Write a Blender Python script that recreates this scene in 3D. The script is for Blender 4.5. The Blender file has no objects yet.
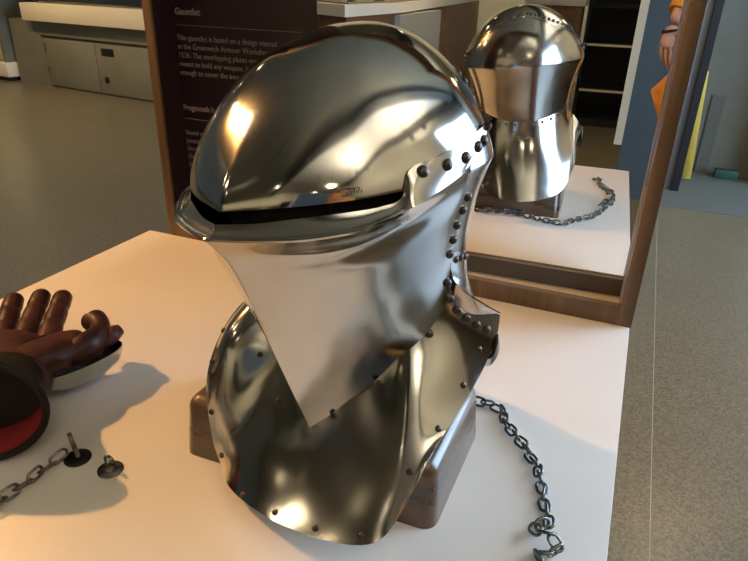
import bpy, bmesh, math, random
import numpy as np
from mathutils import Vector, Matrix, Quaternion
from mathutils.bvhtree import BVHTree
random.seed(7)
SC = bpy.context.scene
COL = SC.collection
PI = math.pi
FLOOR = -0.88          # the tabletop is z = 0, its back right corner x = y = 0
CEIL = 4.2

# ------------------------------------------------------------------ helpers
def tag(o, label, cat, group=None, kind=None):
    if label: o['label'] = label
    if cat: o['category'] = cat
    if group: o['group'] = group
    if kind: o['kind'] = kind
    return o

def empty(name, loc, rz=0.0, label=None, cat=None, group=None):
    o = bpy.data.objects.new(name, None); COL.objects.link(o)
    o.location = loc; o.rotation_euler = (0, 0, rz); o.empty_display_size = .05
    return tag(o, label, cat, group)

def link(name, me, mat, parent=None, smooth=True, angle=40, label=None):
    o = bpy.data.objects.new(name, me); COL.objects.link(o)
    if mat is not None:
        for m in (mat if isinstance(mat, (list, tuple)) else [mat]): me.materials.append(m)
    if smooth:
        me.polygons.foreach_set('use_smooth', [True]*len(me.polygons))
        if angle: me.set_sharp_from_angle(angle=math.radians(angle))
    if parent is not None: o.parent = parent
    if label: o['label'] = label
    return o

def fin(name, bm, mat, parent=None, smooth=True, angle=40, label=None):
    bmesh.ops.recalc_face_normals(bm, faces=bm.faces)
    me = bpy.data.meshes.new(name); bm.to_mesh(me); bm.free()
    return link(name, me, mat, parent, smooth, angle, label)

def box(bm, x0, x1, y0, y1, z0, z1, bev=0.0, seg=2):
    t = bmesh.new()
    bmesh.ops.create_cube(t, size=1)
    for v in t.verts:
        v.co = Vector(((x0+x1)/2+v.co.x*(x1-x0), (y0+y1)/2+v.co.y*(y1-y0), (z0+z1)/2+v.co.z*(z1-z0)))
    if bev > 0: bmesh.ops.bevel(t, geom=t.edges[:], offset=bev, segments=seg, profile=.5, affect='EDGES')
    me = bpy.data.meshes.new('t'); t.to_mesh(me); t.free(); bm.from_mesh(me); bpy.data.meshes.remove(me)
    return bm

def boxo(name, mat, parent, x0, x1, y0, y1, z0, z1, bev=.0, label=None):
    bm = bmesh.new(); box(bm, x0, x1, y0, y1, z0, z1, bev)
    return fin(name, bm, mat, parent, bev > 0, 40, label)

def tube(bm, pts, radii, n=12, caps=True, flat=1.0, up=None, closed=False):
    """round tube through 3D points with a radius at each"""
    pts = [Vector(p) for p in pts]; N = len(pts)
    if not isinstance(radii, (list, tuple)): radii = [radii]*N
    rings = []; prev = None
    for i, p in enumerate(pts):
        if closed: d = pts[(i+1) % N]-pts[i-1]
        else: d = pts[min(i+1, N-1)]-pts[max(i-1, 0)]
        d.normalize()
        if prev is None:
            a = Vector(up) if up else (Vector((0, 0, 1)) if abs(d.z) < .9 else Vector((1, 0, 0)))
        else: a = prev
        a = (a-d*a.dot(d)).normalized(); b = d.cross(a); prev = a
        rings.append([bm.verts.new(p+(a*math.cos(2*PI*k/n)*flat+b*math.sin(2*PI*k/n))*radii[i]) for k in range(n)])
    M = N if closed else N-1
    for i in range(M):
        r, q = rings[i], rings[(i+1) % N]
        for k in range(n):
            bm.faces.new((r[k], r[(k+1) % n], q[(k+1) % n], q[k]))
    if caps and not closed:
        for r in (rings[0], rings[-1]):
            bm.faces.new(r)
    return rings

def lathe(bm, prof, n=24, M=Matrix()):
    rings = []
    for r, z in prof:
        rings.append([bm.verts.new(M @ Vector((r*math.cos(2*PI*k/n), r*math.sin(2*PI*k/n), z))) for k in range(n)])
    for a, b in zip(rings, rings[1:]):
        for k in range(n): bm.faces.new((a[k], a[(k+1) % n], b[(k+1) % n], b[k]))
    bm.faces.new(rings[0]); bm.faces.new(rings[-1])
    bmesh.ops.remove_doubles(bm, verts=bm.verts, dist=1e-6)

def cr(P, u, sym=''):
    """Catmull-Rom curve through P at u in [0,1]"""
    P = np.asarray(P, float); n = len(P)-1
    u = np.clip(np.atleast_1d(u), 0, 1)*n; i = np.minimum(u.astype(int), n-1); t = (u-i)[:, None]
    a0 = P[1]*[-1, 1, 1] if 's' in sym else 2*P[0]-P[1]          # mirrored over the middle plane, or free
    z0 = P[-2]*[-1, 1, 1] if 'e' in sym else 2*P[-1]-P[-2]
    Pe = np.vstack([a0, P, z0])
    a, b, c, d = Pe[i], Pe[i+1], Pe[i+2], Pe[i+3]
    return .5*((2*b)+(-a+c)*t+(2*a-5*b+4*c-d)*t*t+(-a+3*b-3*c+d)*t**3)

# ------------------------------------------------------------------ materials
def mat(name, col=(.5, .5, .5), rough=.5, metal=0.0, spec=None, coat=0.0):
    m = bpy.data.materials.new(name); m.use_nodes = True
    b = m.node_tree.nodes['Principled BSDF']
    b.inputs['Base Color'].default_value = (*col, 1); b.inputs['Roughness'].default_value = rough
    b.inputs['Metallic'].default_value = metal
    if spec is not None: b.inputs['Specular IOR Level'].default_value = spec
    if coat: b.inputs['Coat Weight'].default_value = coat; b.inputs['Coat Roughness'].default_value = .12
    return m

def N(m, t, **kw):
    n = m.node_tree.nodes.new(t)
    for k, v in kw.items(): setattr(n, k, v)
    return n

def noisy(m, c1, c2, scale=5, detail=4, rough=None, bump=0.0, bscale=None, stretch=(1, 1, 1), lo=.35, hi=.65, coord='Object', bdist=.002):
    L = m.node_tree.links.new; b = m.node_tree.nodes['Principled BSDF']
    tc = N(m, 'ShaderNodeTexCoord'); mp = N(m, 'ShaderNodeMapping'); mp.inputs['Scale'].default_value = stretch
    L(tc.outputs[coord], mp.inputs['Vector'])
    nz = N(m, 'ShaderNodeTexNoise'); nz.inputs['Scale'].default_value = scale; nz.inputs['Detail'].default_value = detail
    L(mp.outputs[0], nz.inputs['Vector'])
    r = N(m, 'ShaderNodeValToRGB'); r.color_ramp.elements[0].position = lo; r.color_ramp.elements[1].position = hi
    r.color_ramp.elements[0].color = (*c1, 1); r.color_ramp.elements[1].color = (*c2, 1)
    L(nz.outputs[0], r.inputs[0]); L(r.outputs[0], b.inputs['Base Color'])
    if rough:
        q = N(m, 'ShaderNodeMapRange'); q.inputs['To Min'].default_value = rough[0]; q.inputs['To Max'].default_value = rough[1]
        q.inputs['From Min'].default_value = .3; q.inputs['From Max'].default_value = .7
        L(nz.outputs[0], q.inputs['Value']); L(q.outputs[0], b.inputs['Roughness'])
    if bump:
        n2 = N(m, 'ShaderNodeTexNoise'); n2.inputs['Scale'].default_value = bscale or scale; n2.inputs['Detail'].default_value = 3
        L(mp.outputs[0], n2.inputs['Vector'])
        bp = N(m, 'ShaderNodeBump'); bp.inputs['Strength'].default_value = bump; bp.inputs['Distance'].default_value = bdist
        L(n2.outputs[0], bp.inputs['Height']); L(bp.outputs[0], b.inputs['Normal'])
    return m

def emit(name, col, s):
    m = bpy.data.materials.new(name); m.use_nodes = True; nt = m.node_tree
    nt.nodes.clear(); e = nt.nodes.new('ShaderNodeEmission'); o = nt.nodes.new('ShaderNodeOutputMaterial')
    e.inputs[0].default_value = (*col, 1); e.inputs[1].default_value = s; nt.links.new(e.outputs[0], o.inputs[0])
    return m

def steel_mat(name, tint=(.57, .555, .52), r0=.10, r1=.20, bump=.12, bscale=26):
    m = mat(name, tint, .15, 1.0)
    noisy(m, tuple(c*.88 for c in tint), tint, 9, 5, (r0, r1), bump, bscale, bdist=.0012)
    return m
steel = steel_mat('polished_steel')
steel_dome = steel_mat('polished_steel_skull', (.62, .605, .56), .07, .15, .05, 18)
steel_gorget = steel_mat('polished_steel_gorget', (.58, .575, .53), .11, .20, .2, 20)
rivet_m = mat('rivet_steel', (.075, .062, .055), .34, .9)
rivet_dk = mat('rivet_dark', (.06, .05, .045), .4, 1.0)
slit_dark_m = noisy(mat('slit_black', (.01, .01, .011), .9), (.006, .006, .007), (.014, .013, .014), 60)  # black that stands for the unlit inside of the helmet
wood_dark = noisy(mat('dark_varnished_wood', (.1, .05, .03), .3, coat=.6), (.045, .024, .013), (.12, .068, .036), 7, 6, (.22, .42), .25, 30, (1, 1, 5), bdist=.001)
frame_wood = noisy(mat('frame_oak', (.2, .1, .05), .45), (.105, .062, .032), (.17, .105, .056), 6, 5, (.35, .5), .1, 30, (8, 8, .6))
table_m = noisy(mat('white_laminate', (.72, .68, .64), .45), (.70, .665, .62), (.75, .715, .67), 3, 3, (.42, .5))
board_m = noisy(mat('plum_panel', (.02, .01, .014), .38), (.017, .008, .012), (.024, .012, .017), 4, 3)
text_m = mat('pale_lettering', (.24, .20, .21), .6)
mirror_m = mat('mirror_glass', (.90, .91, .90), .0, 1.0)
leather = noisy(mat('brown_leather', (.12, .035, .02), .45, spec=.25), (.028, .008, .006), (.072, .020, .012), 22, 6, (.32, .55), .5, 60, bdist=.0015)
leather_blk = noisy(mat('black_leather', (.012, .01, .01), .5, spec=.2), (.006, .005, .005), (.018, .014, .012), 30, 4, (.4, .6), .3, 80, bdist=.001)
red_m = noisy(mat('red_lining', (.2, .015, .015), .5), (.14, .010, .012), (.26, .022, .02), 12, 4, (.4, .6), .3, 60, bdist=.001)
chain_m = mat('chain_steel', (.17, .185, .18), .26, 1.0)
chain_dk = noisy(mat('chain_weathered', (.2, .19, .17), .35, 1.0), (.10, .09, .08), (.36, .34, .30), 80, 3)
wall_grey = noisy(mat('grey_painted_wall', (.2, .19, .15), .7), (.185, .178, .14), (.22, .21, .165), 1.5, 4, (.6, .8))
ceil_m = mat('ceiling_paint', (.20, .18, .125), .85)
grey_door = noisy(mat('grey_green_paint', (.18, .17, .12), .55), (.165, .158, .112), (.19, .182, .132), 3, 3)
cream = mat('cream_paint', (.75, .66, .50), .5)
dark_unit = mat('black_painted_wood', (.012, .011, .012), .4)
blue_m = noisy(mat('blue_grey_panel', (.07, .11, .14), .6), (.062, .09, .108), (.076, .108, .13), 3, 3)
counter_wood = noisy(mat('counter_wood', (.2, .09, .04), .5), (.16, .075, .032), (.24, .12, .055), 4, 5, stretch=(1, 1, 5))
glass_m = mat('clear_glass', (1, 1, 1), .02); glass_m.node_tree.nodes['Principled BSDF'].inputs['Transmission Weight'].default_value = 1
dark_hole = mat('dark_metal_handle', (.03, .028, .024), .4, .6)

# terrazzo floor: fine speckle and thin light seams
floor_m = mat('speckled_floor', (.3, .3, .27), .42)
def build_floor_mat(m):
    nt = m.node_tree; L = nt.links.new; b = nt.nodes['Principled BSDF']
    tc = N(m, 'ShaderNodeTexCoord')
    n1 = N(m, 'ShaderNodeTexNoise'); n1.inputs['Scale'].default_value = 120; n1.inputs['Detail'].default_value = 5
    L(tc.outputs['Object'], n1.inputs['Vector'])
    r = N(m, 'ShaderNodeValToRGB'); e = r.color_ramp.elements
    e[0].position = .36; e[0].color = (.082, .068, .040, 1); e[1].position = .66; e[1].color = (.172, .145, .094, 1)
    L(n1.outputs[0], r.inputs[0])
    n2 = N(m, 'ShaderNodeTexNoise'); n2.inputs['Scale'].default_value = 2.2; n2.inputs['Detail'].default_value = 3
    L(tc.outputs['Object'], n2.inputs['Vector'])
    mr = N(m, 'ShaderNodeMapRange'); mr.inputs['To Min'].default_value = .82; mr.inputs['To Max'].default_value = 1.12
    L(n2.outputs[0], mr.inputs['Value'])
    mx = N(m, 'ShaderNodeMix', data_type='RGBA', blend_type='MULTIPLY'); mx.inputs['Factor'].default_value = 1
    L(r.outputs[0], mx.inputs['A']); L(mr.outputs[0], mx.inputs['B'])
    L(mx.outputs['Result'], b.inputs['Base Color'])
    b.inputs['Roughness'].default_value = .32
build_floor_mat(floor_m)

def lamp(name, kind, loc, energy, col, size=.1, target=None, spot=None):
    l = bpy.data.lights.new(name, kind); l.energy = energy; l.color = col
    if kind == 'SPOT': l.shadow_soft_size = size; l.spot_size = math.radians(spot or 70); l.spot_blend = .5
    if kind == 'POINT': l.shadow_soft_size = size
    if kind == 'AREA': l.shape = 'RECTANGLE'; l.size = size[0]; l.size_y = size[1]
    o = bpy.data.objects.new(name, l); COL.objects.link(o); o.location = loc
    if target is not None:
        d = Vector(target)-Vector(loc); o.rotation_euler = d.to_track_quat('-Z', 'Y').to_euler()
    return o

# ------------------------------------------------------------------ the room
X0, X1, Y0, Y1 = -10.4, 3.3, -10.5, 7.6
def struct(name, m, *a, **k):
    o = boxo(name, m, None, *a, **k); o['kind'] = 'structure'; return o
struct('floor', floor_m, X0, X1, Y0, Y1, FLOOR-.1, FLOOR)
struct('ceiling', ceil_m, X0, X1, Y0, Y1, CEIL, CEIL+.1)
# a white-painted bay over the window side, edged by a dark beam that crosses the hall at an angle
bay_dir = Vector((.386, .9225, 0)); bay_n = Vector((.9225, -.386, 0)); b0 = Vector((.66, -1.80, 0))
bm = bmesh.new()
pa, pb = b0-bay_dir*9.3, b0+bay_dir*6.6
for z in (CEIL-.06, CEIL-.03):
    vs_ = [bm.verts.new((x, y, z)) for x, y in ((max(pa.x, X0), pa.y), (pb.x, pb.y), (X1, pb.y), (X1, pa.y))]
    bm.faces.new(vs_)
a_, b_ = bm.verts[:][:4], bm.verts[:][4:]
for i in range(4): bm.faces.new((a_[i], a_[(i+1) % 4], b_[(i+1) % 4], b_[i]))
o = fin('ceiling_bay', bm, mat('white_ceiling_paint', (.70, .67, .60), .8), None, False); o['kind'] = 'structure'
o = boxo('ceiling_beam', mat('dark_beam_paint', (.035, .035, .03), .6), None, -.22, .22, -9.2, 6.4, CEIL-.30, CEIL-.001); o['kind'] = 'structure'
o.location = (b0.x, b0.y, 0); o.rotation_euler = (0, 0, math.atan2(-bay_dir.x, bay_dir.y))
struct('wall_left', wall_grey, X0-.1, X0, Y0, Y1, FLOOR, CEIL)
struct('wall_front', mat('pale_wall_paint', (.42, .40, .33), .7), X0, X1, Y0-.1, Y0, FLOOR, CEIL)
struct('wall_back', wall_grey, X0, X1, Y1, Y1+.1, FLOOR, CEIL)
# the nearer stretch of back wall behind the display, with a return on its right
struct('wall_back_partition', noisy(mat('grey_green_wall', (.13,.13,.105), .75), (.115,.118,.092), (.14,.14,.11), 2.5, 4), -1.2, X1, 5.05, 5.25, FLOOR, CEIL)  # dark grey-green paint, slightly mottled
struct('trim_1', mat('floor_seam_strip', (.30, .29, .23), .5), .205, .2076, -6, 5.0, FLOOR-.001, FLOOR+.0008)
struct('trim_2', mat('grey_floor_strip', (.075, .08, .068), .6), .22, 3.25, 3.83, 5.05, FLOOR-.001, FLOOR+.002)  # thin grey sheet on the floor in front of the partition

# right wall with two tall windows that let in daylight
wz0, wz1 = -.40, 3.2
bm = bmesh.new()
wins = [(1.0, 4.9)]
ys = [Y0]+[v for w in wins for v in w]+[Y1]
for i in range(0, len(ys), 2): box(bm, X1, X1+.12, ys[i], ys[i+1], FLOOR, CEIL)
for a, b_ in wins:
    box(bm, X1, X1+.12, a, b_, FLOOR, wz0); box(bm, X1, X1+.12, a, b_, wz1, CEIL)
struct('trim_5', mat('reflection_dark_olive', (.055, .052, .038), .6), X1-.03, X1-.001, -10.4, .94, FLOOR, .62)  # unseen olive panel added so the steel reflects a dark lower wall
o = fin('wall_right', bm, mat('white_wall_paint', (.42, .40, .34), .7), None, False); o['kind'] = 'structure'
struct('trim_4', mat('dark_cornice', (.03, .03, .028), .5), X1-.22, X1-.001, -8, 4.9, CEIL-.40, CEIL-.001)
day = emit('daylight_pane', (.52, .72, 1.0), 15.0)
for i, (a, b_) in enumerate(wins):
    w = empty('window_%d' % (i+1), (X1, (a+b_)/2, wz0)); w['kind'] = 'structure'
    hw = (b_-a)/2; H = wz1-wz0
    boxo('pane', day, w, .07, .075, -hw, hw, 0, H)
    bm = bmesh.new()
    k = 3
    for j in range(k+1):
        c = -hw+j*2*hw/k; box(bm, .0, .06, c-.03, c+.03, 0, H)
    for z in (0, H*.62, H-.05): box(bm, .0, .06, -hw, hw, z, z+.05)
    fin('window_frame', bm, cream, w, False)

# ------------------------------------------------------------------ display table
W, D = 1.092, 1.007
t = empty('display_table', (-W/2, -D/2, FLOOR), 0, 'white laminate display table carrying the large steel helmet', 'table')
boxo('tabletop', table_m, t, -W/2, W/2, -D/2, D/2, -FLOOR-.035, -FLOOR, .0015)
for sx in (-1, 1):
    for sy in (-1, 1):
        boxo('leg', table_m, t, sx*(W/2-.05)-.025, sx*(W/2-.05)+.025, sy*(D/2-.05)-.025, sy*(D/2-.05)+.025, 0, -FLOOR-.035, .002)
bm = bmesh.new()
for sy in (-1, 1): box(bm, -W/2+.075, W/2-.075, sy*(D/2-.05)-.01, sy*(D/2-.05)+.01, -FLOOR-.115, -FLOOR-.035)
for sx in (-1, 1): box(bm, sx*(W/2-.05)-.01, sx*(W/2-.05)+.01, -D/2+.075, D/2-.075, -FLOOR-.115, -FLOOR-.035)
fin('apron', bm, table_m, t, False)

# ------------------------------------------------------------------ display board: oak frame, text panel, mirror
BX0, BX1, BH, BD = -1.034, .002, 1.02, .085
bd = empty('display_board', ((BX0+BX1)/2, 0, 0), 0, 'oak framed standing board with plum text panel and mirror behind the helmet', 'display board')
cxm = (BX0+BX1)/2
def bb(name, m, x0, x1, y0, y1, z0, z1, bev=.0008, label=None):
    return boxo(name, m, bd, x0-cxm, x1-cxm, y0, y1, z0, z1, bev, label)
bb('post', frame_wood, BX0, BX0+.021, 0.0005, BD+.012, FLOOR, BH)
bb('post', frame_wood, BX1-.024, BX1, 0.0005, BD+.012, FLOOR, BH)
bb('bottom_rail', frame_wood, BX0+.021, BX1-.024, 0.0005, .008, -.002, .0345)
bb('rail_backing', mat('grey_backing', (.13, .125, .12), .5), BX0+.021, BX1-.024, 0.0082, .022, -.002, .0335, 0)
bb('top_rail', frame_wood, BX0+.021, BX1-.024, 0.0005, BD+.012, BH-.03, BH)
bb('base_shelf', table_m, BX0+.021, BX1-.024, 0.02, BD+.012, -.025, -.002)
bb('text_panel', board_m, BX0+.021, -.658, .0655, .071, .0, BH-.03, .0005)
# mirror, turned a touch clockwise in the deep frame
ma = 0.0233739506
mm = bmesh.new(); box(mm, -.665, -.0245, 0, .004, 0, BH-.035)
mo = fin('mirror', mm, mirror_m, bd, False)
mo.location = (-cxm, .0776, .002); mo.rotation_euler = (0, 0, ma)
def letters(txt, x, z, size, bold=0.0, name='lettering', shear=0.0, parent=bd, m=text_m, y=.0651, px=cxm, sx=1.0):
    c = bpy.data.curves.new(name, 'FONT'); c.body = txt; c.size = size; c.offset = bold; c.extrude = .0002; c.resolution_u = 3
    o = bpy.data.objects.new(name, c); COL.objects.link(o)
    dg = bpy.context.evaluated_depsgraph_get(); me = bpy.data.meshes.new_from_object(o.evaluated_get(dg))
    bpy.data.objects.remove(o); bpy.data.curves.remove(c)
    me.transform(Matrix.Scale(sx, 4, (1, 0, 0)))
    o = link(name, me, m, parent, False)
    o.rotation_euler = (PI/2, 0, 0); o.location = (x-px, y, z)
    return o
letters('Gauntlet', -1.006, .4815, .0185, .0005, 'heading')
bb('side_liner', board_m, BX0+.0211, BX0+.0235, .005, .0654, .0345, BH-.03, 0)
bb('rule_line', text_m, -1.007, -.70, .0645, .0655, .4603, .4611, 0)
for i, s in enumerate(['This gauntlet is based on a design manual', 'at the Greenwich Armour Workshop of', '1526. The overlapping plates were', 'meant to hold any weapon. It', 'enough to cover the inner h']):
    letters(s, -1.007, .4305-.0178*i, .0162, 0, 'text_line', sx=.93)
letters('Frogmouth helm', -1.008, .2835, .0172, .0005, 'heading', sx=.92)
bb('rule_line', text_m, -1.009, -.70, .0645, .0655, .2635, .2643, 0)
for i, s in enumerate(['Based on a', 'jousting', 'through', 'the sight', 'slit when']):
    letters(s, -1.008, .2275-.0183*i, .0160, 0, 'text_line', sx=.93)

# ------------------------------------------------------------------ wooden block under the helmet
def make_block():
    bm = bmesh.new(); bmesh.ops.create_cube(bm, size=1)
    cs = {(-1,-1): (-.517,-.603), (1,-1): (-.182,-.596), (-1,1): (-.512,-.402), (1,1): (-.180,-.400)}
    for v in bm.verts:
        k = (1 if v.co.x > 0 else -1, 1 if v.co.y > 0 else -1); x, y = cs[k]; top = v.co.z > 0
        tx = .006 if top else 0
        v.co = Vector((x-k[0]*tx+.34, y-k[1]*tx+.49, .084 if top else 0))
    up = [e for e in bm.edges if max(w.co.z for w in e.verts) > .01]
    bmesh.ops.bevel(bm, geom=up, offset=.017, segments=6, profile=.5, affect='EDGES', clamp_overlap=True)
    o = fin('wooden_block', bm, wood_dark, None, True, 60)
    o.location = (-.34, -.49, 0)
    return tag(o, 'dark varnished wooden block the large helmet is propped on', 'wooden block')
make_block()

# ------------------------------------------------------------------ the frogmouth helmet
# local frame: +x = the helmet's left (right in the picture), -y = the way it faces, tables in (s, forward, z)
PHI = math.radians(11)
ROLL = math.radians(6.5)     # it leans a little to its right on the block
HO = (-.338+.052*math.cos(PHI), -.46-.052*math.sin(PHI), 0)
H = empty('frogmouth_helmet', HO, 0, 'large polished steel jousting helmet with dark eye slit on a wooden block', 'helmet')
H.rotation_euler = (Matrix.Rotation(-PHI, 3, 'Z') @ Matrix.Rotation(-ROLL, 3, 'Y')).to_euler()
BASE = [(0,.220,.375),(.055,.197,.378),(.10,.164,.380),(.124,.128,.381),(.142,.085,.382),(.152,.035,.384),(.147,-.005,.384),(.130,-.040,.384),(.098,-.070,.384),(.053,-.090,.384),(0,-.096,.384)]
RND = [(0,.202,.375),(.055,.193,.378),(.098,.161,.380),(.122,.127,.381),(.140,.085,.382),(.149,.035,.384),(.144,-.005,.384),(.128,-.040,.384),(.096,-.069,.384),(.052,-.089,.384),(0,-.095,.384)]
def skull(u, t, off=0.0):
    u = np.atleast_1d(u).astype(float); t = np.atleast_1d(t).astype(float)
    w = np.clip(t/.4, 0, 1); w = (w*w*(3-2*w))[:, None]
    B = cr(BASE, u, 'e')*(1-w)+cr(RND, u, 'se')*w
    c = np.cos(t*PI/2)**.96; s = np.sin(t*PI/2)**1.28
    P = np.empty((len(u), 3)); ap = np.array([0, .004])
    P[:, :2] = ap+(B[:, :2]-ap)*c[:, None]*(1+off/.15)
    P[:, 2] = B[:, 2]+(.517+off-B[:, 2])*s
    return P
def grid_mesh(name, G, m, thick=.0016, mirror=True, parent=H, label=None, angle=50):
    """G: array (rows, cols, 3) in (s, fwd, z). Mirrored over s = 0 and given a real thickness (inwards)."""
    R, Cn, _ = G.shape
    bm = bmesh.new()
    def add(G, flip):
        vs = [[bm.verts.new((p[0], -p[1], p[2])) for p in row] for row in G]
        for i in range(R-1):
            for j in range(Cn-1):
                q = [vs[i][j], vs[i][j+1], vs[i+1][j+1], vs[i+1][j]]
                if flip: q.reverse()
                try: bm.faces.new(q)
                except ValueError: pass
    add(G, False)
    if mirror:
        M = G.copy(); M[..., 0] *= -1; add(M, True)
    bmesh.ops.remove_doubles(bm, verts=bm.verts, dist=2e-5)
    bmesh.ops.dissolve_degenerate(bm, edges=bm.edges, dist=1e-6)
    bmesh.ops.recalc_face_normals(bm, faces=bm.faces)
    # outward = away from the helmet's axis
    bm.faces.ensure_lookup_table()
    s = sum((f.normal.dot((f.calc_center_median()-Vector((0, -.02, .25)))) * f.calc_area()) for f in bm.faces)
    if s < 0: bmesh.ops.reverse_faces(bm, faces=bm.faces)
    bm.normal_update()
    outer = bm.faces[:]
    vn = {v: v.normal.copy() for v in bm.verts}
    inner = {v: bm.verts.new(v.co-vn[v]*thick) for v in list(vn)}
    bedges = [e for e in bm.edges if e.is_boundary]
    for f in outer: bm.faces.new([inner[v] for v in reversed(f.verts)])
    for e in bedges:
        f = e.link_faces[0]; a, b = e.verts
        loop = [l for l in f.loops if l.edge == e][0]; a, b = loop.vert, loop.link_loop_next.vert
        bm.faces.new((b, a, inner[a], inner[b]))
    me = bpy.data.meshes.new(name); bm.to_mesh(me); bm.free()
    return link(name, me, m, parent, True, angle, label)

def lerp(a, b, t): return a+(b-a)*t
def dent(G, amp, seed, k=18):
    """gentle hammered waviness of the sheet, so that reflections wander"""
    rs = np.random.RandomState(seed); out = G.copy()
    d = np.zeros(G.shape[:2])
    for _ in range(9):
        w = rs.normal(size=3)*k; ph = rs.uniform(0, 6.28)
        d += np.sin(G @ w+ph)/3
    c = np.array([0, 0, .25]); nrm = G-c; nrm[..., 2] *= .3
    nrm /= np.linalg.norm(nrm, axis=-1, keepdims=True)
    edge = 1.0
    sfac = np.clip(np.abs(G[..., 0:1])/.02, 0, 1)
    return out+nrm*(d[..., None]*amp)*sfac*np.array([1, 1, 1])

# --- skull plate: open sight edge in front, arch-shaped rear edge over the crown
US = np.linspace(0, 1, 121)
uc = .5
def arch(u):                       # t of the rear edge of the front skull plate
    k = np.clip((u-.40)/(.60-.40), 0, 1); k = k*k*(3-2*k)
    q = np.clip((u-.60)/.40, 0, 1)
    return k*.22+.44*(q**.62)
V = np.linspace(0, 1, 61)
tl = arch(US)
G = np.stack([skull(US, tl+(1-tl)*v, .0018) for v in V])
sk_o = grid_mesh('skull_plate', G, steel_dome, .0016)
# --- rear skull plate: below the arch, then a cone down to the waist
WAIST = [(.121,.036,.292),(.118,.005,.286),(.104,-.030,.274),(.080,-.054,.262),(.043,-.069,.251),(0,-.074,.247)]
ur = np.linspace(.47, 1, 61)
k = (ur-.47)/.53
wa = cr(WAIST, k, 'e')
rows = []
ta = arch(ur)+.03
for v in np.linspace(0, 1, 22): rows.append(skull(ur, ta*(1-v)))
basep = skull(ur, 0*ur)
for v in np.linspace(0, 1, 26)[1:]:
    e = v-.10*np.sin(PI*v)
    P = basep*(1-v)+wa*v
    P[:, :2] *= (1-.03*np.sin(PI*v))
    rows.append(P)
grid_mesh('rear_skull_plate', np.stack(rows), steel, .0014)
# --- bevor (the great front plate)
CREASE = [(0,.244,.357),(.035,.231,.356),(.072,.214,.356),(.098,.195,.357),(.118,.174,.360),(.133,.150,.366),(.141,.125,.371),(.147,.095,.377),(.150,.055,.384),(.148,.018,.392)]
KEEL = [(0,.244,.357),(0,.222,.328),(0,.207,.293),(0,.187,.231),(0,.167,.170),(0,.146,.110)]
SEAM = [(.148,.018,.392),(.144,.022,.375),(.138,.029,.352),(.130,.034,.326),(.122,.035,.294),(.119,.037,.264),(.121,.037,.246)]
BOT = [(0,.146,.110),(.030,.119,.130),(.060,.093,.154),(.085,.078,.188),(.105,.061,.213),(.121,.037,.246)]
def coons(T_, B_, L_, R_, nu, nv, lfade=1.0, rfade=1.0, belly=0.0, sym=''):
    u = np.linspace(0, 1, nu); v = np.linspace(0, 1, nv)
    T, B, L, Rr = cr(T_, u, sym), cr(B_, u, sym), cr(L_, v), cr(R_, v)
    U, Vv = np.meshgrid(u, v)
    U = U[..., None]; Vv = Vv[..., None]
    G = (1-Vv)*T[None]+Vv*B[None]+(1-U)**lfade*(L[:, None]-((1-Vv)*T[0]+Vv*B[0]))+U**rfade*(Rr[:, None]-((1-Vv)*T[-1]+Vv*B[-1]))
    if belly:
        w = np.sin(PI*U)*np.sin(PI*Vv)*belly
        G = G+w*np.array([.55, .83, 0])
    return G
GB = coons(CREASE, BOT, KEEL, SEAM, 81, 70, 1, 1, 0)
# the plate hollows quickly under the lip all the way round
vv = np.linspace(0, 1, 70)[:, None, None]; uu = np.linspace(0, 1, 81)[None, :, None]
hol = np.exp(-((vv-.16)/.11)**2)*np.sin(PI*np.clip(uu, 0, 1))**.8*(1-uu*.6)
GB = GB-hol*np.array([.006, .009, 0])
GB = dent(GB, .0006, 3)
bevor = grid_mesh('front_plate', GB, steel, .002, angle=60)
LIPI = [(0,.230,.366),(.030,.217,.366),(.056,.202,.368),(.082,.185,.370),(.102,.168,.371),(.117,.150,.372),(.126,.134,.376),(.1285,.121,.398),(.1415,.089,.405),(.148,.052,.412),(.1455,.004,.419)]
n_u = 121
u = np.linspace(0, 1, n_u)
# fit the crease to the same stations
CR2 = [(0,.244,.357),(.035,.231,.356),(.072,.214,.356),(.094,.198,.357),(.113,.180,.359),(.126,.163,.363),(.135,.146,.367),(.144,.112,.374),(.149,.075,.381),(.150,.045,.386),(.148,.018,.392)]
T = cr(LIPI, u); B = cr(CR2, u)
rows = []
for v in np.linspace(0, 1, 16):
    P = T*(1-v)+B*v
    w = np.clip((u-.6)/.08, 0, 1)[:, None]
    P = P+np.array([.45, .6, .4])*(.0035*math.sin(PI*v))*w-np.array([.3, .6, .6])*(.0025*math.sin(PI*v))*(1-w)
    rows.append(P)
GL = np.stack(rows)
lip = grid_mesh('sight_lip', GL, steel, .002, angle=60)
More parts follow.
